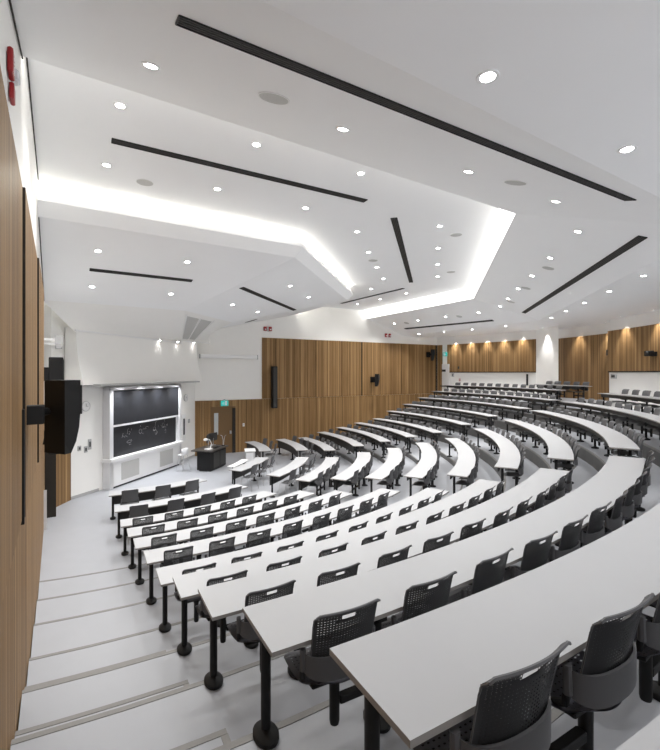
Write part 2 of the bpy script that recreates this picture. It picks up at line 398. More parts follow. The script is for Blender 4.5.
lgt.build('trim_951', 'white', kind='structure')
cv = band('cove_light', [(R2, HN + .004), (R2 - .2, HM - .004)], 'diffuser', OFFN)
cv['label'] = 'long luminous white cove light along the stepped edge of the rear ceiling'; cv['category'] = 'cove light'
cl = band('cove_light', [(R1 - .17, HL + .315), (R1 - .165, HM - .01)], 'led')
cl['label'] = 'hidden strip light washing the ceiling tray above the stage canopy edge'; cl['category'] = 'cove light'
# thin dark tubes drawn as the shadow line where the ceiling meets the near wall
for nm, r0, h0, r1, h1 in (('trim_961', R2 - .22, HN, RN - .22, FLH), ('trim_962', R1, HM, R2 - .42, HM), ('trim_963', RF, hL(RF), 8.6, 3.07)):
    a, b = near_wall(r0, .015, E + h0 - .02), near_wall(r1, .015, E + h1 - .02)
    MB().tube([a, b], .008, 6).build(nm, 'groove', kind='structure')

# downlights: (x, y, surface)
def hsurf(x, y, s):
    d = Vector((x - O[0], y - O[1], 0)); of = OFFN if s == 'N' else (0, 0, 0)
    r, i = max((u.dot(d) - of[i], i) for i, u in enumerate((uL, uC, uR))); u = (uL, uC, uR)[i]
    if s == 'N': h, sl = hN(r), (-.31 if r < RN else 0)
    elif s == 'M': h, sl = HM, 0
    else: h, sl = hL(r), .2295
    n = Vector((u.x * sl, u.y * sl, -1)).normalized()       # pointing down into the room
    return E + h, n
LIGHTS = {
 'N': [('in the back ceiling, row beside the near end of the longest slot', [(1.24, 3.4), (3.09, 4.5)]),
       ('between the longest slot and the ceiling step', [(-1.69, 4.08), (.15, 5.05), (1.93, 6.03), (3.66, 7.01)]),
       ('behind the diagonal cove, before the far back slot', [(4.97, 8.68), (5.44, 10.69), (5.92, 12.68), (6.37, 14.64), (6.85, 16.65), (7.31, 18.59)]),
       ('between the far back slot and the back wall', [(7.5, 10.35), (7.95, 12.33), (8.42, 14.32), (8.84, 16.21), (9.31, 18.2)]),
       ('near the far back corner, on the wall side of the short slot', [(8.66, 21.36), (7.56, 22.97), (6.43, 24.41), (5.31, 25.81)]),
       ('near the far back corner, on the cove side of the short slot', [(6.88, 20.06), (5.81, 21.73), (4.75, 23.41), (3.73, 25.07)])],
 'M': [('in the ceiling tray, row on the rear side of the medium slot', [(-2.9, 5.98), (-1.19, 7.0), (.57, 8.01)]),
       ('in the ceiling tray, row between the medium slot and the glowing cove', [(-3.97, 7.69), (-2.26, 8.69), (-.55, 9.69)]),
       ('in the ceiling tray, row beside the luminous diagonal cove', [(2.76, 10.89), (3.2, 12.8), (3.66, 14.71), (4.12, 16.55)]),
       ('in the ceiling tray, row beside the washed canopy edge', [(.71, 11.31), (1.18, 13.24), (1.63, 15.1), (2.1, 16.95)]),
       ('in the ceiling tray by the thin slot, near the far wall', [(1.81, 19.0), (2.51, 21.62), (3.54, 20.03), (1.47, 23.12)])],
 'L': [('in the stage canopy, row behind the short slot by the near wall', [(-5.35, 9.98), (-3.63, 11.01)]),
       ('in the stage canopy, row before the short slot by the near wall', [(-6.45, 11.73), (-4.71, 12.82)]),
       ('in the stage canopy, front pair beside the diagonal slot', [(-3.34, 14.83), (-2.8, 16.73)]),
       ('in the stage canopy, rear pair beside the diagonal slot', [(-1.3, 14.1), (-0.8, 16.16)])]}
OFF_ADDED = [(-.61, 2.3), (4.94, 5.6), (6.9, 8.3), (1.9, .9), (3.6, 1.9), (5.6, 3.2), (8.6, 6.2), (9.2, 9.2), (7.0, 4.4)]  # unseen lamps added around the camera for extra illumination
LAMP_W = 85.0; LAMPS = {}; ZONE_W = {'near': 31.0, 'N': 80.0, 'M': 74.0, 'L': 112.0}
proto = None
def add_downlight(x, y, s, label, group):
    global proto
    z, n = hsurf(x, y, s); zone = s if s != 'N' or (x * x + y * y) > 200 else 'near'
    if proto is None:
        t = thing('downlight', label, 'downlight')
        MB().lathe([(.056, .004), (.060, -.004), (.084, -.006), (.088, -.001), (.088, .004)], 24).build('trim_ring', 'white', t, True)
        MB().lathe([(.001, -.002), (.058, -.002), (.058, .003)], 24).build('lens', 'lens', t)
        ld = bpy.data.lights.new('downlight_lamp', 'SPOT'); ld.energy = LAMP_W; ld.spot_size = R(125); ld.spot_blend = 0.9
        ld.shadow_soft_size = .07; ld.color = (1.0, .985, .965)
        lo = bpy.data.objects.new('lamp', ld); COL.objects.link(lo); lo.parent = t; lo.location = (0, 0, -.02)
        proto = t
    else: t = copy_tree(proto)
    # dimming zones: rear ceiling low, tray and stage canopy high
    for c in t.children:
        if c.type == 'LIGHT':
            if zone not in LAMPS:
                LAMPS[zone] = c.data if not LAMPS else c.data.copy(); LAMPS[zone].energy = ZONE_W[zone]
            c.data = LAMPS[zone]
    t['label'] = label; t['group'] = group
    t.location = Vector((x, y, z)) + n * .002
    t.rotation_euler = Vector((0, 0, -1)).rotation_difference(n).to_euler()
    return t
for s in LIGHTS:
    for where, pp in LIGHTS[s]:
        for i, (x, y) in enumerate(pp):
            add_downlight(x, y, s, '%s downlight %s' % (ORD[i], where), 'downlights in the ceiling')
for i, (x, y) in enumerate(OFF_ADDED):
    add_downlight(x, y, 'N', '%s unseen downlight added to light the rearmost rows behind the longest slot' % ORD[i], 'downlights in the ceiling')

ww = None
for i, (p, wd) in enumerate([(pol(rb(t_) - .26, t_), w_) for t_, w_ in ((32.5, 'flat timber panel by the far corner'), (29.4, 'flat timber panel, next from the corner'), (26.3, 'middle of the flat timber panel'), (23.2, 'flat timber panel, towards the column'), (20.0, 'flat timber panel, nearest the column'))] +
        [(pol(20.02, 15.0), 'white column'), (pol(21.2, 12.6), 'timber recess, column side'), (pol(21.2, 7.6), 'timber recess, open side')] + [(pol(20.42, t_), w_) for t_, w_ in ((2.4, 'right-end timber panel by the recess'), (-2.6, 'right-end timber panel at the frame edge'))]):
    t = copy_tree(proto); t['label'] = 'small wall-washing downlight over the ' + wd; t['group'] = 'wall washers along the back wall'
    t.name = 'wall_washer'; t.scale = (.35, .35, 1); t.location = (p.x, p.y, E + FLH - .002); t.rotation_euler = (0, 0, 0)
    for c in t.children:
        if c.type == 'LIGHT':
            if ww is None: ww = c.data.copy(); ww.energy = 75; ww.spot_size = R(130); ww.spot_blend = .5
            c.data = ww
# linear air slots
def slot(p, q, s, w, label):
    a = Vector((p[0], p[1], 0)); b = Vector((q[0], q[1], 0)); za, n = hsurf(p[0], p[1], s); zb, _ = hsurf(q[0], q[1], s)
    a.z, b.z = za, zb; d = b - a; c = (a + b) / 2 + n * .004
    x = d.normalized(); y = n.cross(x).normalized(); z = x.cross(y)
    mt = Matrix((x, y, z)).transposed().to_4x4(); mt.translation = c
    t = thing('linear_air_diffuser', label, 'air diffuser', group='black slot diffusers in the ceiling'); t.matrix_world = mt
    L = d.length
    MB().box((0, 0, 0), (L, w, .006)).build('backing', 'groove', t)
    fr = MB()
    for sg in (-1, 1): fr.box((0, sg * (w / 2), 0), (L, .012, .02))
    for sg in (-1, 1): fr.box((sg * L / 2, 0, 0), (.012, w, .02))
    fr.build('frame', 'black', t)
    bl = MB(); nb = 3 if w > .1 else 1
    for i in range(nb): bl.box((0, -w / 2 + w * (i + 1) / (nb + 1), 0), (L, .010, .018))
    bl.build('slat', 'panel', t)
slot((-1.095, 3.11), (4.24, 6.105), 'N', .15, 'longest black slot diffuser, across the back ceiling above the near aisle')
slot((5.815, 8.04), (8.255, 18.45), 'N', .15, 'long black slot diffuser running along the back ceiling, behind the luminous cove')
slot((4.425, 25.5), (7.735, 20.53), 'N', .15, 'black slot diffuser in the far back ceiling corner by the far wall')
slot((-3.465, 6.87), (.76, 9.28), 'M', .15, 'medium black slot diffuser in the ceiling tray by the near wall')
slot((1.52, 10.3), (3.3, 17.6), 'M', .15, 'black slot diffuser in the middle of the ceiling tray, between both coves')
slot((.6, 22.9), (3.2, 18.85), 'M', .15, 'thin-looking black slot diffuser in the ceiling tray near the far wall')
slot((-5.985, 10.78), (-3.865, 12.11), 'L', .14, 'short black slot diffuser in the stage canopy by the near wall')
slot((-2.68, 13.095), (-1.455, 17.845), 'L', .14, 'short black slot diffuser running diagonally in the stage canopy')
slot((-3.9, 20.2), (-3.3, 19.2), 'L', .14, 'last black slot diffuser in the stage canopy, by the far wall')

SPK = [(-.57, 4.40, 'N', 'beside the middle of the longest slot, near the near wall'), (2.66, 6.21, 'N', 'beside the far end of the longest slot'),
       (5.81, 11.52, 'N', 'behind the luminous cove, first of three in line'), (6.46, 14.27, 'N', 'behind the luminous cove, second of three in line'), (7.12, 17.03, 'N', 'behind the luminous cove, third of three in line'),
       (6.32, 21.19, 'N', 'in the far back corner, nearer the cove'), (4.31, 24.38, 'N', 'in the far back corner, nearer the far wall'),
       (-3.59, 8.39, 'M', 'in the ceiling tray by the near wall'), (3.37, 11.56, 'M', 'in the tray beside the luminous cove, near its near end'), (4.42, 15.81, 'M', 'in the tray beside the luminous cove, near its far end'), (1.41, 14.2, 'M', 'in the tray beside the canopy edge')]
sp0 = None
for x, y, s, w in SPK:
    z, n = hsurf(x, y, s)
    if sp0 is None:
        t = thing('ceiling_speaker', '', 'ceiling speaker')
        MB().lathe([(.145, .004), (.15, -.006), (.163, -.005), (.165, .004)], 24).build('bezel', 'white', t, True)
        MB().lathe([(.001, -.006), (.148, -.005), (.148, .002)], 24).build('grille', 'grille', t, True)
        sp0 = t
    else: t = copy_tree(sp0)
    t['label'] = 'round grey ceiling speaker ' + w; t['group'] = 'round ceiling speakers'
    t.location = Vector((x, y, z)) + n * .002; t.rotation_euler = Vector((0, 0, -1)).rotation_difference(n).to_euler()

# ------------------------------------------------------------------ chairs
def perforated(fn, nu, nv, hole, skip=None, th=.006, margin=(1, 1)):
    """double shell with real holes; fn(s,t)->Vector, s in [-1,1], t in [0,1]"""
    b = MB(); e = 1e-3
    def pt(s, t, sd):
        p = fn(s, t); du = fn(s + e, t) - fn(s - e, t); dv = fn(s, t + e) - fn(s, t - e)
        return p + du.cross(dv).normalized() * (th / 2 * sd)
    for i in range(nu):
        for j in range(nv):
            s0, s1 = -1 + 2 * i / nu, -1 + 2 * (i + 1) / nu; t0, t1 = j / nv, (j + 1) / nv
            sk = skip(i, j) if skip else None
            if sk == 'open': continue
            solid = sk == 'solid' or i < margin[0] or i >= nu - margin[0] or j < margin[1] or j >= nv - margin[1]
            for sd in (1, -1):
                q = [pt(*c, sd) for c in ((s0, t0), (s1, t0), (s1, t1), (s0, t1))]
                if solid: f = [(0, 1, 2, 3)]
                else:
                    cs, ct = (s0 + s1) / 2, (t0 + t1) / 2; hs, ht = (s1 - s0) / 2 * hole[0], (t1 - t0) / 2 * hole[1]
                    q += [pt(*c, sd) for c in ((cs - hs, ct - ht), (cs + hs, ct - ht), (cs + hs, ct + ht), (cs - hs, ct + ht))]
                    f = [(0, 1, 5, 4), (1, 2, 6, 5), (2, 3, 7, 6), (3, 0, 4, 7)]
                b.add(q, f if sd == 1 else [tuple(reversed(x)) for x in f])
    return b
def back_fn(s, t):
    w = .192 + .012 * t
    c = max(0, t - .82) / .18
    corner = max(0, abs(s) - .86) / .14
    return Vector((s * w * (1 - .015 * corner * c), -.205 - .06 * t + .040 * s * s * (1 - .3 * t) - .022 * c * c, .555 + .34 * t - .012 * c * c - .012 * corner ** 2 * c))
def seat_fn(s, t):
    y = -.215 + .42 * t
    return Vector((s * (.212 + .02 * math.sin(t * pi) - .09 * max(0, 1 - t / .22) ** 2 - .05 * max(0, (t - .85) / .15) ** 2), y + .03 * s * s * max(0, 1 - t / .3), .452 - .014 * (1 - s * s) - .03 * max(0, t - .8) / .2 + .012 * (1 - t) ** 3))
def rim(fn, n=20, r=.007):
    b = MB()
    loop = [fn(-1 + 2 * i / n, 1) for i in range(n + 1)]
    b.tube(loop, r, 6)
    b.tube([fn(-1, i / 8) for i in range(9)], r * .6, 5); b.tube([fn(1, i / 8) for i in range(9)], r * .6, 5)
    return b
def wing():
    b = MB(); n = 14; vs = []; fs = []
    for i in range(n + 1):
        s = -1 + 2 * i / n; a = abs(s)
        x = .226 * sin(s * R(75)) / sin(R(75)); y = -.228 + .085 * a ** 2.2
        zt = .625 + .02 * a ** 4; zb = .492 + .045 * a ** 3
        d = Vector((x * .3, -1, 0)).normalized() * .012
        for (yy, zz) in ((0, zb), (0, zt), (1, zt), (1, zb)): vs.append((x - d.x * -yy, y + d.y * yy, zz))
    for i in range(n):
        a, c = 4 * i, 4 * i + 4
        fs += [(a + k, a + (k + 1) % 4, c + (k + 1) % 4, c + k) for k in range(4)]
    fs += [(3, 2, 1, 0), (4 * n, 4 * n + 1, 4 * n + 2, 4 * n + 3)]
    b.add(vs, fs)
    for sg in (-1, 1): b.tube([(sg * .228, -.148, .545), (sg * .228, -.146, .66)], [.019, .017], 8)
    return b
HUB_Y = -.09
def pedestal(t, side, n=12):
    MB().lathe([(.012, .125), (.026, .13), (.03, .15), (.03, .36), (.045, .415)], n, c=(0, HUB_Y, 0)).build('hub', 'black', t, True)
    MB().box((side * .142, HUB_Y, .262), (.228, .05, .046), bev=.006).build('swing_arm', 'black', t)
def slot_skip(nu, nv):
    def f(i, j):
        if j >= nv - 2: return 'solid'
        if j in (nv - 4, nv - 5) and abs(i + .5 - nu / 2) < nu * .13: return 'open'
        if j in (nv - 3, nv - 6) and abs(i + .5 - nu / 2) < nu * .2: return 'solid'
        return None
    return f
def near_chair(side):
    t = thing('swivel_chair', '', 'chair')
    perforated(back_fn, 23, 23, (.55, .52), slot_skip(23, 23)).build('backrest', 'shell', t)
    MBr = rim(back_fn); MBr.build('backrest_rim', 'bracket', t, True)
    perforated(seat_fn, 17, 15, (.6, .45)).build('seat', 'seat', t)
    wing().build('back_bracket', 'bracket', t, True)
    for sg in (-1, 1):
        MB().tube([(sg * .228, -.148, .565), (sg * .225, -.135, .50), (sg * .18, -.04, .428)], [.016, .017, .014], 8).build('bracket_arm', 'black', t, True)
    MB().box((0, -.01, .422), (.34, .27, .022), bev=.008).build('seat_frame', 'black', t)
    pedestal(t, side)
    return t
def grid_shell(fn, nu, nv, th, skip=None):
    return perforated(fn, nu, nv, (.5, .5), skip or (lambda i, j: 'solid'), th)
def far_chair(side):
    t = thing('swivel_chair', '', 'chair')
    def sk(i, j): return 'solid'
    b = grid_shell(back_fn, 8, 8, .008, sk); b.build('backrest', 'shell_lit', t)
    grid_shell(seat_fn, 5, 5, .012).build('seat', 'shell_lit', t)
    wing().build('back_bracket', 'bracket', t)
    pedestal(t, side, 8)
    return t
def leg_chair(side):
    t = thing('stacking_chair', '', 'chair')
    def sk(i, j): return 'solid'
    grid_shell(back_fn, 8, 8, .008, sk).build('backrest', 'shell_lit', t)
    grid_shell(seat_fn, 5, 5, .012).build('seat', 'shell_lit', t)
    for sg in (-1, 1):
        MB().tube([(sg * .2, -.1, .445), (sg * .215, -.15, .5), (sg * .2, -.235, .66)], .012, 6).build('backrest_frame', 'bracket', t, True)
        MB().tube([(sg * .2, .15, .44), (sg * .225, .21, .0)], .011, 6).build('leg', 'steel', t, True)
        MB().tube([(sg * .2, -.15, .44), (sg * .225, -.25, .0)], .011, 6).build('leg', 'steel', t, True)
    return t
PROTO = {}
def place_chair(kind, r, th, z, label, group, yaw=0.0):
    if kind not in PROTO:
        PROTO[kind] = {'near': near_chair, 'far': far_chair, 'leg': leg_chair}[kind[:-1]](1 if kind[-1] == '+' else -1); o = PROTO[kind]
    else: o = copy_tree(PROTO[kind])
    p = pol(r, th, z); o.location = p; o.rotation_euler = (0, 0, R(90 + th) + yaw); o['label'] = label; o['group'] = group
    return o

# ------------------------------------------------------------------ desks
BLOCK = ['near-wall block', 'centre block', 'far-wall block']
ENDS_NAME = ['near-wall aisle', 'near side of the block', 'middle aisle']
def rowname(k): return ORD[10 - k] + ' row'
def lecture_desk(k, blk, t0, t1, r0, z, label, panel_h, mids, name='curved_desk'):
    mt_ = (t0 + t1) / 2
    t = thing(name, label, 'desk', pol(r0 + DEPTH / 2, mt_, z), 0.0, 'curved white lecture desks')
    inv = -Vector(t.location)
    def bld(b, nm, m, par, smooth=False):
        return b.build(nm, m, par, smooth, loc=tuple(inv))
    L = R(t1 - t0) * r0; ns = max(8, int(L / .22))
    tp = MB().sector(r0, r0 + DEPTH, t0, t1, z + DESK_H - .026, z + DESK_H, ns, 0, 1)
    bld(tp, 'tabletop', ['top', 'edge'], t)
    dd = degrees(.07 / r0)
    pn = MB().sector(r0 + .055, r0 + .073, t0 + dd * 1.6, t1 - dd * 1.6, z + DESK_H - .03 - panel_h, z + DESK_H - .028, ns)
    bld(pn, 'modesty_panel', 'panel', t)
    bm = MB().sector(r0 + .14, r0 + .19, t0 + dd, t1 - dd, z + DESK_H - .07, z + DESK_H - .028, ns)
    bld(bm, 'support_rail', 'black', t)
    e = degrees(.09 / r0)
    for th, rp in [(t0 + e, r0 + .165), (t1 - e, r0 + .165)] + mids:
        p = pol(rp, th, z)
        P_ = MB().tube([(0, 0, .06), (0, 0, DESK_H - .03)], .030, 10)
        po = P_.build('post', 'black', t, True, loc=tuple(p + inv))
        f = MB().lathe([(.086, 0), (.09, .006), (.09, .028), (.082, .036), (.045, .052), (.03, .06)], 20, sx=1.15, sy=.82)
        fo = f.build('foot', 'black', po, True); fo.rotation_euler = (0, 0, R(th))
    if panel_h < .3:
        bm2 = MB()
        for th, rp in mids: 
            p = pol(r0 + .27, th, z + DESK_H - .045); bm2.box(tuple(p), (.42, .05, .03), R(th))
        if mids: bld(bm2, 'cross_rail', 'black', t)
    return t

SEEN_CHAIR_LIMIT = {}
def row_block(k, blk):
    e = ENDS[k]; t0, t1 = e[2 * blk], e[2 * blk + 1]; r0 = RIN[k]; z = lz(k)
    sp = .62 if k <= 8 else .80
    rc = r0 + DEPTH - .16 + (.2 if k >= 9 else 0)
    Lr = R(t1 - t0) * (rc)
    off = .42 if k <= 8 else .5
    n = int((Lr - (off + .34 if blk == 0 else .78)) / sp) + 1
    if blk != 0: off = (Lr - (n - 1) * sp) / 2
    cth = [t0 + degrees((off + i * sp) / rc) for i in range(n)]
    if k <= 8: mids = [((cth[i] + degrees(sp / 2 / rc)), r0 + DEPTH - .085) for i in range(0, n, 2)]
    else: mids = [((cth[i] + cth[i + 1]) / 2, r0 + .165) for i in range(1, n - 1, 2)]
    if k <= 8 and n % 2: mids[-1] = (cth[-1] - degrees(sp / 2 / rc), mids[-1][1])
    lecture_desk(k, blk, t0, t1, r0, z, 'curved white desk, %s from the blackboard, %s' % (rowname(k), BLOCK[blk]), .33 if k >= 7 else .11, mids)
    kind = 'near' if blk == 0 and k <= 8 else ('leg' if k >= 9 else 'far')
    for i in range(n):
        th = cth[i]
        if k == -1 and blk == 1 and th < -14: continue
        if k == -1 and blk == 0 and i > 5: continue
        nm = {'near': 'dark perforated swivel chair', 'far': 'swivel chair in front-lit grey', 'leg': 'four-legged chair in front-lit grey'}[kind]
        lab = '%s, %s from near side, %s from blackboard, %s' % (nm, ORD[i], rowname(k), BLOCK[blk])
        place_chair(kind + ('+' if i % 2 == 0 and not (i == n - 1 and kind != 'leg') else '-'), rc + random.uniform(-.006, .012), th, z, lab, 'chairs of the %s, %s' % (rowname(k), BLOCK[blk]), R(random.uniform(-3, 3)))
for k in ROWS:
    for blk in range(3): row_block(k, blk)
# short desk on the raised platform in the back recess
lecture_desk(-2, 2, 5.4, 14.9, 19.44, 15 * RISE, 'short white desk on the platform in the wood-lined back recess', .11, [(7.67, 19.85), (11.15, 19.85), (12.89, 19.85)])
for i in range(5):
    th = 6.8 + i * 1.74
    place_chair('far' + ('+' if i in (0, 2) else '-'), 19.44 + .335, th, 15 * RISE, 'swivel chair in front-lit grey at the short recess desk, %s from the blackboard-facing near end' % ORD[i], 'chairs in the back recess', R(random.uniform(-4, 4)))

# ------------------------------------------------------------------ blackboard
nB = aX                                                   # faces the seats
def bpt(l, z, d=0.0): return ax(1.51 + d, l, z)
def bbox(mb, l0, l1, z0, z1, d0, d1, mi=0):
    vs = [tuple(ax(1.51 + d, l, z)) for z in (z0, z1) for l, d in ((l0, d0), (l1, d0), (l1, d1), (l0, d1))]
    return mb.add(vs, [(3, 2, 1, 0), (4, 5, 6, 7), (0, 1, 5, 4), (1, 2, 6, 5), (2, 3, 7, 6), (3, 0, 4, 7)], mi)
bb = thing('blackboard_unit', 'two-panel sliding blackboard with chalk formulas in a white cabinet on the front wall', 'blackboard')
l0, l1 = -1.98, 2.24
bbox(MB(), l0 + .1, l1 - .1, .06, 3.42, -.25, -.12).build('back_panel', 'white', bb)
fr = MB()
bbox(fr, l0, l0 + .17, .0, 3.46, -.25, .03); bbox(fr, l1 - .13, l1, .0, 3.46, -.25, .03); bbox(fr, l0, l1, 3.36, 3.46, -.25, .03)
fr.build('frame', 'alu', bb)
u = bbox(MB(), l0 + .18, l1 - .14, 2.16, 3.34, -.06, -.02).build('upper_board', 'board', bb)
bbox(MB(), l0 + .17, l1 - .13, 2.09, 2.15, -.07, .0).build('board_rail', 'alu', bb)
lb = bbox(MB(), l0 + .18, l1 - .24, 1.03, 2.10, -.11, -.08).build('lower_board', 'board', bb)
bbox(MB(), l0 - .05, l1 + .03, .93, 1.03, -.25, .14).build('chalk_tray', 'white', bb)
cb = bbox(MB(), l0 + .02, l1 - .02, .06, .92, -.25, .03).build('base_cabinet', 'white', bb)
for a, b in ((-1.42, -.5), (.75, 1.62)): bbox(MB(), a, b, .2, .8, .03, .04).build('vent_grille', 'grille', cb)
bbox(MB(), l0 + .04, l1 - .04, .0, .06, -.2, .0).build('toe_kick', 'black', bb)
ck = MB(); rc_ = random.Random(3)
def chalk(l, z, pts, w=.006):
    for (a, b), (c, d) in zip(pts, pts[1:]):
        p, q = Vector((l + a, z + b)), Vector((l + c, z + d)); n = (q - p); 
        if n.length < 1e-4: continue
        n = Vector((-n.y, n.x)).normalized() * w / 2
        ck.add([tuple(ax(1.51 - .078, v.x, v.y)) for v in (p - n, q - n, q + n, p + n)], [(0, 1, 2, 3)])
hexa = [(cos(R(30 + 60 * i)) * .085, sin(R(30 + 60 * i)) * .085) for i in range(7)]
def zig(n, s=.07): return [(i * s, (i % 2) * s * .7) for i in range(n)]
for l, z, p in ((-1.28, 1.66, zig(5)), (-1.25, 1.70, [(0, 0), (.05, .12)]), (-.98, 1.75, [(0, 0), (.0, .14), (.06, .2)]), (-.92, 1.72, [(0, 0), (.09, .07), (.03, .12)]), (-.8, 1.86, [(0, 0), (.05, .06)]),
                (-.95, 1.42, [(-.08, .04), (.0, 0), (.14, .02), (.2, .09), (.02, .09), (-.06, .05)]), (-.9, 1.36, [(0, 0), (.12, 0)]),
                (-.28, 1.76, hexa), (-.15, 1.80, zig(4)), (-.2, 1.7, [(0, 0), (.08, -.05)]), (.0, 1.86, [(0, 0), (.1, .04), (.17, 0)]), (-.3, 1.92, [(0, 0), (.04, .08)]),
                (.55, 1.75, hexa), (.62, 1.86, [(0, 0), (0, .13), (.07, .17)]), (.47, 1.68, zig(4, .06)), (.68, 1.66, [(0, 0), (.06, -.06), (.0, -.12)]), (.6, 1.5, [(0, .05), (.05, .0), (.1, .05), (.05, .1), (0, .05)]), (.8, 1.78, [(0, 0), (.0, .09)]),
                (1.12, 1.83, hexa), (1.2, 1.95, [(0, 0), (.02, .15)]), (1.05, 1.72, zig(5, .06)), (1.3, 1.8, [(0, 0), (.1, .05), (.1, -.05)]), (1.22, 1.58, [(0, 0), (.04, .08), (.09, 0)]), (1.24, 1.52, [(0, 0), (.07, 0)]), (1.0, 1.8, [(0, 0), (-.05, .07)])):
    chalk(l, z, p)
ck.build('chalk_drawing', 'chalk', lb)

# board lamps recessed in the canopy lip over the board
for i, l in enumerate((-1.5, -.4, .7, 1.8)):
    ld = bpy.data.lights.new('board_lamp', 'SPOT'); ld.energy = 62; ld.spot_size = R(150); ld.spot_blend = 1; ld.shadow_soft_size = .12; ld.color = (.95, .97, 1.0)
    t = thing('ceiling_spot', '%s small lamp under the grey canopy lip over the blackboard' % ORD[i], 'lamp', ax(1.82, l, E - .402), group='lamps under the canopy lip')
    MB().lathe([(.001, -.006), (.04, -.006), (.045, 0)], 12).build('lens', 'lens', t)
    lo = bpy.data.objects.new('lamp', ld); COL.objects.link(lo); lo.parent = t; lo.location = (0, 0, -.02)

for i, l in enumerate((.41, 1.63, 2.86)):
    ld = bpy.data.lights.new('ledge_lamp', 'SPOT'); ld.energy = 1.5; ld.spot_size = R(140); ld.spot_blend = .8; ld.shadow_soft_size = .05; ld.color = (1, .97, .93)
    p = lg[0].lerp(lg[1], min(1, (l + 3.62) / 5.62)) if l <= 2 else lg[1].lerp(lg[2], l - 2)
    t = thing('ledge_spot', '%s small bright spot along the white ledge above the blackboard bulkhead' % ORD[i], 'lamp', p + aX * .06 + Vector((0, 0, -.05)), group='spots along the white ledge')
    MB().lathe([(.001, -.02), (.032, -.02), (.04, 0)], 12).build('lens', 'lens', t); MB().lathe([(.045, -.012), (.045, .01)], 12).build('housing', 'white', t)
    lo = bpy.data.objects.new('lamp', ld); COL.objects.link(lo); lo.parent = t; lo.location = (0, 0, -.04); lo.rotation_euler = (0, R(-20), R(PHI))

# ------------------------------------------------------------------ wall fittings
def wall_frame(P, s, z, off, nrm, dr):
    o = P(s, off, z); m = Matrix((dr, nrm, Vector((0, 0, 1)))).transposed().to_4x4(); m.translation = o; return m   # x along wall, y into room
def fit(name, label, cat, m, group=None):
    t = thing(name, label, cat, group=group); t.matrix_world = m; return t
# tall column loudspeakers, one on each side wall
for P, n, d, w, s in ((far_wall, nF, dF, 'far slatted wall beside the white wall section', 7.55), (near_wall, nW, dW, 'near wall, behind the bracketed loudspeaker', 7.35)):
    t = fit('column_loudspeaker', 'tall black column loudspeaker on the ' + w, 'loudspeaker', wall_frame(P, s, E - .72, .0, n, d))
    MB().box((0, .30, 0), (.26, .28, 2.15), bev=.015).build('body', 'black', t)
    MB().box((0, .446, 0), (.2, .012, 2.05)).build('front_grille', 'panel', t)
    for zz in (-.7, .7): MB().box((0, .1, zz), (.12, .16, .3)).build('wall_bracket', 'black', t)
# bracketed loudspeakers
def bracket_speaker(P, n, d, s, z, label, turn):
    t = fit('wall_loudspeaker', label, 'loudspeaker', wall_frame(P, s, z, .0, n, d))
    MB().box((0, .055, 0), (.34, .02, .34), bev=.005).build('wall_plate', 'black', t)
    MB().box((0, .13, .0), (.16, .16, .18), bev=.01).tube([(0, .15, .02), (-.1 * turn, .23, .02)], .04, 8).build('mount_arm', 'black', t)
    q = MB(); n_ = 8; vs = []
    prof = [(-.085, -.15), (-.085, .15), (.10, .13), (.125, .0), (.10, -.13)]
    sect = [(.36, 1.0), (.35, 1.0), (.05, 1.0), (-.12, .95), (-.26, .84), (-.37, .66)]
    for z_, sc in sect:
        for x, y in prof: vs.append((y, x if x < 0 else x - .30 * (1 - sc), z_))
    k = len(prof); fs = [(i * k + j, i * k + (j + 1) % k, (i + 1) * k + (j + 1) % k, (i + 1) * k + j) for i in range(len(sect) - 1) for j in range(k)]
    fs += [tuple(range(k))[::-1], tuple(range((len(sect) - 1) * k, len(sect) * k))]
    q.add(vs, fs); b = q.build('cabinet', 'black', t)
    b.location = (-.1 * turn, .36, -.03); b.rotation_euler = (0, 0, R(35) * turn)
    fg = MB().box((0, .128, .16), (.22, .012, .3)).build('grille', 'panel', b)
    return t
bracket_speaker(near_wall, nW, dW, 13.75, E - .40, 'large black loudspeaker on a bracket on the near slatted wall', 1)
bracket_speaker(far_wall, nF, dF, 13.95, E - .38, 'black loudspeaker low on the far slatted wall, above the middle rows', -1)
bracket_speaker(far_wall, nF, dF, 18.35, E + 1.2, 'black loudspeaker high on the far slatted wall by the back corner', -1)
MB().box((0, 0, 0), (.05, .03, 1.03)).build('cable_channel', 'black', fit('cable_duct', 'narrow black cable duct below the bracketed loudspeaker on the near wall', 'cable duct', wall_frame(near_wall, 14.05, E - .84, .05, nW, dW)))
# projector camera at the back right
t = thing('ceiling_camera', 'black tracking camera on a bracket on the back slatted wall', 'camera', pol(20.62, -1.9, E + .72), R(90 - 1.9))
MB().box((0, .03, 0), (.3, .08, .16)).build('wall_bracket', 'black', t)
MB().box((.02, .17, .02), (.30, .2, .2), bev=.02).build('body', 'black', t)
MB().tube([(-.02, .27, .04), (-.02, .33, .04)], .06, 14).build('lens_barrel', 'panel', t)
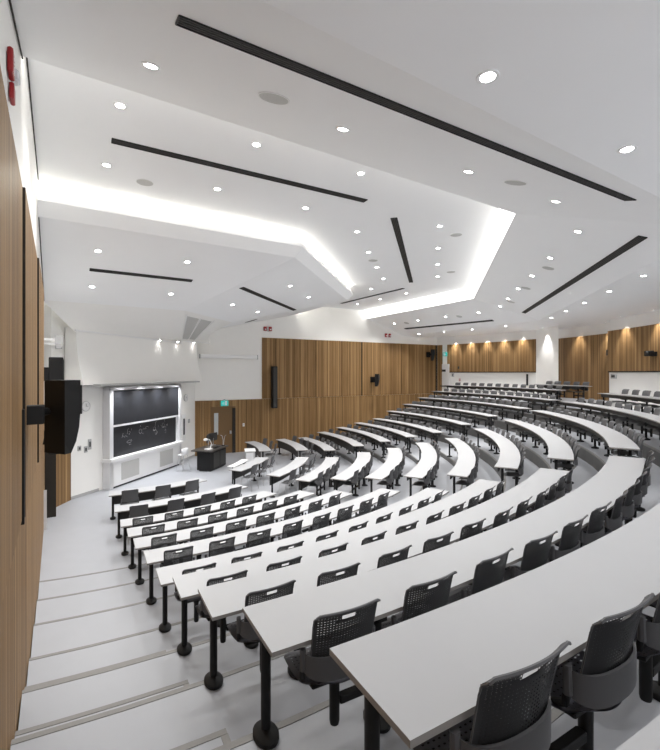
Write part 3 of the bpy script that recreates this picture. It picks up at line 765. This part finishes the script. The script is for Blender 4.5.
# fire alarm horn by the near ceiling edge, and red alarm pairs on the far wall
t = fit('fire_alarm_horn', 'red fire alarm with clear strobe above the near slatted wall', 'fire alarm', wall_frame(near_wall, 14.85, E + 2.22, .004, nW, dW))
MB().box((0, .02, .065), (.15, .036, .175), bev=.008).build('horn_body', 'red', t)
MB().box((-.13, .018, -.085), (.13, .032, .12), bev=.008).build('call_point', 'red', t)
MB().box((-.15, .035, .06), (.10, .06, .09), bev=.02).build('strobe_lens', 'clear', t)
lt = MB()
def letters(mb, word, x, y, z, h, step, vertical=True, mtx=None):
    G = {'F': [((0, 0), (0, 1)), ((0, 1), (.6, 1)), ((0, .5), (.5, .5))], 'I': [((.3, 0), (.3, 1))], 'R': [((0, 0), (0, 1)), ((0, 1), (.6, 1)), ((.6, 1), (.6, .5)), ((.6, .5), (0, .5)), ((.2, .5), (.6, 0))], 'E': [((0, 0), (0, 1)), ((0, 1), (.6, 1)), ((0, .5), (.5, .5)), ((0, 0), (.6, 0))]}
    for i, c in enumerate(word):
        for (a, b), (e, f) in G[c]:
            p = Vector((x + b * h, y, z - i * step + a * h)) ; q = Vector((x + f * h, y, z - i * step + e * h))
            mb.tube([p, q], .0035, 4)
letters(lt, 'FIRE', -.02, .039, .10, .026, .034)
lt.build('lettering', 'white', t)
for s, w in ((7.3, 'above the column loudspeaker on the far wall'), (15.1, 'high on the far wall, between the two bracketed loudspeakers')):
    t = fit('fire_alarm_strobe', 'pair of small red alarms ' + w, 'fire alarm', wall_frame(far_wall, s, E + 2.3, .004, nF, dF))
    for sg in (-1, 1): MB().box((sg * .14, .035, 0), (.16, .07, .22), bev=.01).build('alarm_unit', 'red', t)
    for sg in (-1, 1): MB().box((sg * .14, .075, -.03), (.07, .02, .06)).build('strobe_lens', 'white', t)
# long white screen housings standing off the side walls near the stage
for P, n, d, s0, s1, w in ((far_wall, nF, dF, 3.75, 6.6, 'far white wall above the stage door'), (near_wall, nW, dW, 4.3, 6.5, 'near white wall high beside the stage')):
    sm = (s0 + s1) / 2
    t = fit('screen_housing', 'slim white projection screen housing on brackets, ' + w, 'screen housing', wall_frame(P, sm, E + .80, .0, n, d))
    MB().box((0, .36, 0), (s1 - s0, .15, .19), bev=.04).build('housing', 'white', t)
    for sg in (-1, 1):
        MB().box((sg * (s1 - s0) * .42, .17, .02), (.05, .32, .05)).build('bracket', 'white', t)
        MB().box((sg * (s1 - s0) / 2, .36, 0), (.03, .17, .21), bev=.01).build('end_cap', 'grey', t)
# air grille in the soffit over the stage
a0 = rn[1].lerp(rn[2], .05); a1 = rn[1].lerp(rn[2], .62); b0 = lg[1].lerp(lg[2], .0); b1 = lg[1].lerp(lg[2], .9)
g = MB(); nn = (a1 - a0).cross(b0 - a0).normalized(); nn = nn if nn.z < 0 else -nn
bi = lambda u_, v_: a0.lerp(a1, u_).lerp(b0.lerp(b1, u_), v_) + nn * .012
t = thing('soffit_air_grille', 'pale slatted air grille in the sloping soffit above the blackboard', 'air grille')
for i in range(2):
    u0 = .02 + .5 * i; g = MB(); g.add([bi(u0, .12), bi(u0 + .42, .12), bi(u0 + .42, .9), bi(u0, .9)], [(0, 1, 2, 3)]); g.build('grille_panel', 'grille', t)
g = MB(); g.tube([bi(0, .08), bi(0, .94)], .012, 4); g.tube([bi(.48, .08), bi(.48, .94)], .01, 4); g.tube([bi(1, .08), bi(1, .94)], .012, 4); g.build('frame', 'white', t)
# grille on the back column
t = thing('wall_air_grille', 'small grey air grille on the white back column', 'air grille', c0.lerp(c1, .56) + Vector((0, 0, E + .47)), math.atan2((c0 - c1).y, (c0 - c1).x) + pi)
MB().box((0, .012, 0), (.40, .02, .86)).build('grille_panel', 'grille', t)
b = MB()
for i in range(10): b.box((0, .024, -.37 + i * .082), (.36, .008, .02))
b.build('slat', 'grey', t)
# clock(s), switches, phone panel on the splayed front walls
def splay_frame(a, b, f, z, off=.0):
    n = nrm_of(a, b, mid); d = (b - a).normalized(); x = d if d.cross(Vector((0, 0, 1))).dot(n) < 0 else d
    x = n.cross(Vector((0, 0, 1))) * -1
    m = Matrix((x, n, Vector((0, 0, 1)))).transposed().to_4x4(); p = a.lerp(b, f); m.translation = Vector((p.x, p.y, z)) + n * off; return m
for a, b, f, z, lab in ((A4, A5, .42, E - 1.12, 'round white wall clock beside the blackboard, on its stage-door side'), (A2, A3, .50, E - 1.07, 'round white wall clock on the white wall behind the near loudspeaker')):
    t = fit('wall_clock', lab, 'clock', splay_frame(a, b, f, z))
    rot = Matrix.Rotation(-pi / 2, 4, 'X')
    MB().lathe([(.15, 0), (.165, .02), (.165, .05), (.15, .055), (.148, .045)], 24, mtx=rot).build('rim', 'steel', t, True)
    MB().lathe([(.001, .046), (.15, .046), (.15, .01)], 24, mtx=rot).build('face', 'white', t)
    h = MB().box((0, .052, .04), (.012, .004, .09)).box((.04, .052, 0), (.1, .004, .01)); h.build('hand', 'black', t)
t = fit('control_unit', 'tall white control unit with a dark slot beside the blackboard', 'control panel', splay_frame(A4, A5, .30, E - 2.45, .004))
MB().box((0, .02, 0), (.36, .04, 1.15), bev=.01).build('plate', 'white', t); MB().box((0, .045, .05), (.12, .02, .72)).build('screen', 'panel', t)
t = fit('thermostat', 'small grey thermostat on the white wall next to the timber wall', 'thermostat', splay_frame(A4, A5, .62, E - 2.2))
MB().box((0, .02, 0), (.14, .04, .18), bev=.01).build('cover', 'grey', t)
for f, z, nm, lab, dz in ((.30, 1.55, 'switch_plate', 'grey switch plate on the white wall below the near loudspeaker, nearer the timber', .16), (.52, 1.48, 'switch_plate', 'dark switch plate in the middle of the white wall below the near loudspeaker', .2), (.66, 1.62, 'switch_plate', 'tall steel switch plate on the white wall nearest the blackboard frame', .34)):
    t = fit(nm, lab, 'switch', splay_frame(A2, A3, f, z), 'switch plates by the blackboard')
    MB().box((0, .01, 0), (.13, .02, dz), bev=.004).build('plate', 'grey', t); MB().box((0, .024, 0), (.05, .012, dz * .5)).build('toggle', 'panel', t)

# ------------------------------------------------------------------ stage door and exit sign on the far wall
def fwbox(mb, s0, s1, z0, z1, o0, o1, mi=0):
    vs = [tuple(far_wall(s, o, z)) for z in (z0, z1) for s, o in ((s0, o0), (s1, o0), (s1, o1), (s0, o1))]
    return mb.add(vs, [(3, 2, 1, 0), (4, 5, 6, 7), (0, 1, 5, 4), (1, 2, 6, 5), (2, 3, 7, 6), (3, 0, 4, 7)], mi)
dr = MB(); fwbox(dr, DOOR0, DOOR1, .01, 2.22, 0, .03)
d = dr.build('door_1', 'door', kind='structure')
w = fwbox(MB(), DOOR0 + .12, DOOR0 + .32, .95, 2.0, .03, .034).build('door_glass', 'glass', d)
fwbox(MB(), DOOR1 - .14, DOOR1 - .05, .95, 1.1, .03, .07).build('door_handle', 'steel', d)
f = MB(); fwbox(f, DOOR0 - .04, DOOR0, 0, 2.28, 0, .05); fwbox(f, DOOR0 - .04, DOOR1 + .16, 2.22, 2.30, 0, .05); f.build('trim_971', 'door', kind='structure')
f = MB(); fwbox(f, DOOR1, DOOR1 + .16, 0, 2.22, 0, .06); f.build('trim_972', 'groove', kind='structure')
def nwbox(mb, s0, s1, z0, z1, o0, o1):
    vs = [tuple(near_wall(s, o, z)) for z in (z0, z1) for s, o in ((s0, o0), (s1, o0), (s1, o1), (s0, o1))]
    return mb.add(vs, [(0, 1, 2, 3), (7, 6, 5, 4), (4, 5, 1, 0), (5, 6, 2, 1), (6, 7, 3, 2), (7, 4, 0, 3)])
f = MB(); nwbox(f, 4.5, 4.72, 0, 2.6, .04, .30); f.build('door_2', 'groove', kind='structure')
f = MB(); nwbox(f, 5.75, 5.8, 0, 1.0, .03, .1); f.build('trim_973', 'alu', kind='structure')
def exit_sign(m, lab, sc=1.0):
    t = fit('exit_sign', lab, 'exit sign', m)
    MB().box((0, .05, 0), (.36 * sc, .06, .26 * sc), bev=.008).build('sign_body', 'green', t)
    man = MB(); y = .083
    def st(*pts): man.tube([(x * sc, y, z * sc) for x, z in pts], .010 * sc, 5)
    man.box((.06 * sc, y, 0), (.11 * sc, .004, .2 * sc))
    st((-.05, .03), (-.07, -.03), (-.11, -.07)); st((-.06, -.02), (-.03, -.05), (-.04, -.1)); st((-.05, .03), (-.1, .02), (-.12, -.01)); st((-.05, .03), (-.01, .0), (.01, .02))
    man.lathe([(.001, 0), (.014 * sc, 0), (.014 * sc, .004)], 10, mtx=Matrix.Translation((-.045 * sc, y, .065 * sc)) @ Matrix.Rotation(-pi / 2, 4, 'X'))
    man.build('running_figure', 'white', t)
    MB().box((0, .015, .16 * sc), (.08, .03, .08)).build('mount', 'grey', t)
exit_sign(wall_frame(far_wall, 5.02, 2.47, .03, nF, dF), 'green running-figure exit sign above the stage door on the far wall')
m = Matrix.Translation(pol(rb(34.9) - .07, 34.55, E + 1.22)) @ Matrix.Rotation(R(90 + 34.5), 4, 'Z')
exit_sign(m, 'green exit sign above the white door in the far back corner', .9)
t = fit('light_switch', 'white light switch on the timber wall beside the stage door', 'switch', wall_frame(far_wall, 6.0, 1.35, .035, nF, dF))
MB().box((0, .008, 0), (.1, .016, .16)).build('plate', 'white', t); MB().box((0, .02, 0), (.03, .012, .06)).build('toggle', 'grey', t)
# white door in the back corner, with plaque and push bar
pc = pol(rb(34.9) - .03, 34.88, lz(-1)); mt = Matrix.Translation(pc) @ Matrix.Rotation(R(90 + 34.8), 4, 'Z')
dm = MB(); dm.box((0, .03, 1.02), (.78, .05, 2.04), mtx=mt); d2 = dm.build('door_3', 'white', kind='structure')
MB().box((.02, .065, 1.62), (.3, .02, .14), mtx=mt).build('door_plaque', 'panel', d2)
MB().box((.0, .08, .62), (.6, .05, .06), mtx=mt).build('push_bar', 'panel', d2)
# small things on the white strip of the back wall
for th, z, dx, dz, lab, nm, cat, m_ in ((33.2, E - .12, .17, .24, 'small grey control box on the white back wall below the timber', 'control_box', 'control box', 'grey'), (31.85, E - .42, .1, .16, 'small red call point low on the white back wall', 'call_point', 'fire alarm', 'red'), (31.95, E + .35, .1, .16, 'small dark sensor on the timber back wall near the far corner', 'wall_sensor', 'sensor', 'panel')):
    t = thing(nm, lab, cat, pol(rb(th) - (.055 if z > E else 0), th, z), R(90 + th)); MB().box((0, .03, 0), (dx, .05, dz), bev=.008).build('cover', m_, t); MB().box((0, .058, 0), (dx * .5, .01, dz * .4)).build('button', 'white' if m_ == 'red' else 'panel', t)
t = thing('wall_post', 'slim black vertical post on the white back wall next to the column', 'post', pol(rb(19.4), 19.4, E - .36), R(90 + 19.4)); MB().box((0, .05, 0), (.10, .06, .62), bev=.01).build('upright', 'black', t); MB().box((0, .02, .25), (.06, .04, .05)).build('clip', 'black', t)
t = thing('junction_box', 'small grey box on the white back wall beside the recess corner', 'control box', pol(20.7, 4.5, E - .13), R(90 + 4.5)); MB().box((0, .03, 0), (.3, .06, .2), bev=.008).build('cover', 'grey', t); MB().box((0, .063, 0), (.2, .008, .1)).build('label_plate', 'panel', t)
t = thing('wall_sensor', 'small dark sensor on the timber of the back recess', 'sensor', pol(21.42, 7.9, E + .95), R(90 + 7.9)); MB().box((0, .03, 0), (.12, .06, .26), bev=.01).build('cover', 'panel', t); MB().box((0, .062, .05), (.05, .01, .05)).build('eye', 'black', t)
t = thing('wall_loudspeaker', 'slim dark loudspeaker on the corner of the back recess timber', 'loudspeaker', pol(20.95, 5.9, E + 1.05), R(90 + 5.6)); MB().box((0, .0, 0), (.1, .16, .7), bev=.01).build('body', 'panel', t); MB().box((0, .085, 0), (.08, .01, .6)).build('front_grille', 'black', t)

# ------------------------------------------------------------------ lectern and what stands on it
lec = thing('lectern_console', 'black lecture console with a dark wooden top on the stage floor', 'lectern', (-4.92, 17.95, 0), R(77))
b = MB(); pr = [(-.62, -.28), (-.45, -.34), (.62, -.34), (.66, -.2), (.66, .3), (-.62, .3)]
vs = [(x, y, .05) for x, y in pr] + [(x, y, .80) for x, y in pr]; k = len(pr)
b.add(vs, [(i, (i + 1) % k, k + (i + 1) % k, k + i) for i in range(k)] + [tuple(range(k))[::-1], tuple(range(k, 2 * k))]); b.build('body', 'black', lec)
MB().box((0, -.02, .025), (1.15, .5, .05)).build('plinth', 'panel', lec)
MB().box((-.0, .05, .83), (1.5, .92, .05), bev=.012).build('worktop', 'darkwood', lec)
MB().box((-.2, -.345, .42), (.5, .01, .6)).build('front_door', 'panel', lec); MB().box((.36, -.345, .42), (.5, .01, .6)).build('front_door', 'panel', lec)
def on_lectern(x, y): 
    m = Matrix.Translation((-4.92, 17.95, 0)) @ Matrix.Rotation(R(77), 4, 'Z'); return m @ Vector((x, y, .857))
t = thing('document_camera', 'white document camera with a bent arm on the lecture console', 'document camera', on_lectern(-.42, -.1), R(60))
MB().box((0, 0, .02), (.3, .2, .04), bev=.012).build('base', 'white', t)
MB().tube([(.1, 0, .04), (.16, 0, .22), (.05, 0, .40), (-.1, 0, .42)], .016, 8).build('arm', 'white', t, True)
MB().box((-.16, 0, .42), (.16, .11, .09), bev=.02).build('camera_head', 'white', t)
for x, y, rz, lab in ((.1, .2, 200, 'dark monitor on the lecture console nearer the document camera'), (.60, .24, 165, 'dark monitor at the stage-door end of the lecture console')):
    t = thing('monitor', lab, 'monitor', on_lectern(x, y), R(77 + rz))
    MB().lathe([(.12, 0), (.12, .012), (.03, .02)], 16).build('stand_base', 'steel', t); MB().tube([(0, 0, .01), (0, .02, .30)], .018, 8).build('stand', 'steel', t)
    MB().box((0, -.02, .36), (.52, .035, .33), bev=.008).build('screen', 'panel', t)
t = thing('gooseneck_microphone', 'chrome gooseneck microphone pair on the lecture console', 'microphone', on_lectern(.55, -.26) + Vector((0, 0, .012)), 0)
for i, q in enumerate(((.05, .05), (-.06, .03))): MB().tube([(q[0] * .2, 0, 0), (q[0] * .3, q[1], .22), (q[0], q[1] * 1.5, .4), (q[0] * 2.2, q[1], .44)], .01, 6).build('neck', 'steel', t, True); 
MB().box((0, 0, .005), (.12, .10, .03)).build('base', 'black', t)
t = thing('keyboard', 'small dark keyboard lying on the lecture console', 'keyboard', on_lectern(.05, -.2), R(77)); MB().box((0, 0, .012), (.42, .14, .02), bev=.005).build('body', 'panel', t)
b = MB()
for i in range(12):
    for j in range(4): b.box((-.18 + i * .032, -.045 + j * .03, .025), (.024, .022, .006))
b.build('key', 'black', t)
# white stool behind the console
t = thing('white_stool', 'white tall stool with thin steel legs beside the lecture console', 'stool', (-5.95, 17.55, 0), R(60))
MB().lathe([(.05, .62), (.19, .635), (.2, .65), (.17, .66), (.001, .655)], 18).build('seat', 'white', t, True)
b = MB(); vs = []; n = 8
for i in range(n + 1):
    a = R(-60 + 120 * i / n); vs += [(sin(a) * .2, -cos(a) * .2 + .02, .66), (sin(a) * .22, -cos(a) * .22, .95 - .1 * abs(i / n - .5))]
b.add(vs, [(2 * i, 2 * i + 2, 2 * i + 3, 2 * i + 1) for i in range(n)]); o = b.build('backrest', 'white', t, True); o.modifiers.new('thick', 'SOLIDIFY').thickness = .012
for sx in (-1, 1):
    for sy in (-1, 1): MB().tube([(sx * .11, sy * .11, .64), (sx * .2, sy * .2, 0)], .009, 6).build('leg', 'steel', t, True)
b = MB(); b.tube([(.165 * cos(i * pi / 6) * 1.0, .165 * sin(i * pi / 6), .25) for i in range(13)], .007, 5); b.build('footrest', 'steel', t)
# white cabinet at the near end of the front far-wall desk
ca = pol(RIN[10] - .36, 13.0, 0)
t = thing('desk_end_cabinet', 'pale grey pedestal cabinet in front of the first far-wall desk', 'cabinet', ca, R(13))
MB().box((0, 0, .36), (.38, .62, .72), bev=.01).build('body', 'grey', t); MB().box((0, 0, .735), (.44, .68, .03), bev=.006).build('top', 'white', t)
MB().box((-.02, -.316, .36), (.3, .012, .62)).build('door', 'alu', t)
# low writing ledge before the first centre desk
t = thing('low_table', 'low white side table in front of the first centre desk', 'table', pol(RIN[10] - .42, -10, 0), R(-10))
MB().sector(RIN[10] - .55, RIN[10] - .28, -18, -3, .62, .645, 8).build('top', 'white', t, loc=tuple(-(Matrix.Rotation(R(10), 4, 'Z') @ pol(RIN[10] - .42, -10, 0))))
bpy.context.view_layer.update()
o = t.children[0]; o.matrix_world = Matrix.Identity(4)
for th in (-16.5, -4.5):
    p = pol(RIN[10] - .415, th, 0); q = MB().tube([(p.x, p.y, 0), (p.x, p.y, .62)], .02, 8).build('leg', 'black', t); bpy.context.view_layer.update(); q.matrix_world = Matrix.Identity(4)

# ------------------------------------------------------------------ camera, world, view
cam = bpy.data.cameras.new('camera'); co = bpy.data.objects.new('camera', cam); COL.objects.link(co)
co.location = (0, 0, E); co.rotation_euler = (R(90), 0, 0)
cam.sensor_fit = 'HORIZONTAL'; cam.sensor_width = 36; cam.lens = 432.7 / 660 * 36; cam.shift_y = -1.8 / 660; cam.clip_start = .02; cam.clip_end = 200
sc = bpy.context.scene; sc.camera = co
w = bpy.data.worlds.new('world'); sc.world = w; w.use_nodes = True
bg = w.node_tree.nodes['Background']; bg.inputs[0].default_value = (.93, .95, 1.0, 1); bg.inputs[1].default_value = 0.5
sc.view_settings.view_transform = 'Standard'; sc.view_settings.look = 'None'; sc.view_settings.gamma = 1; sc.view_settings.use_curve_mapping = False
sc.view_settings.exposure = 1.76
sc.cycles.diffuse_bounces = 8; sc.cycles.max_bounces = 12
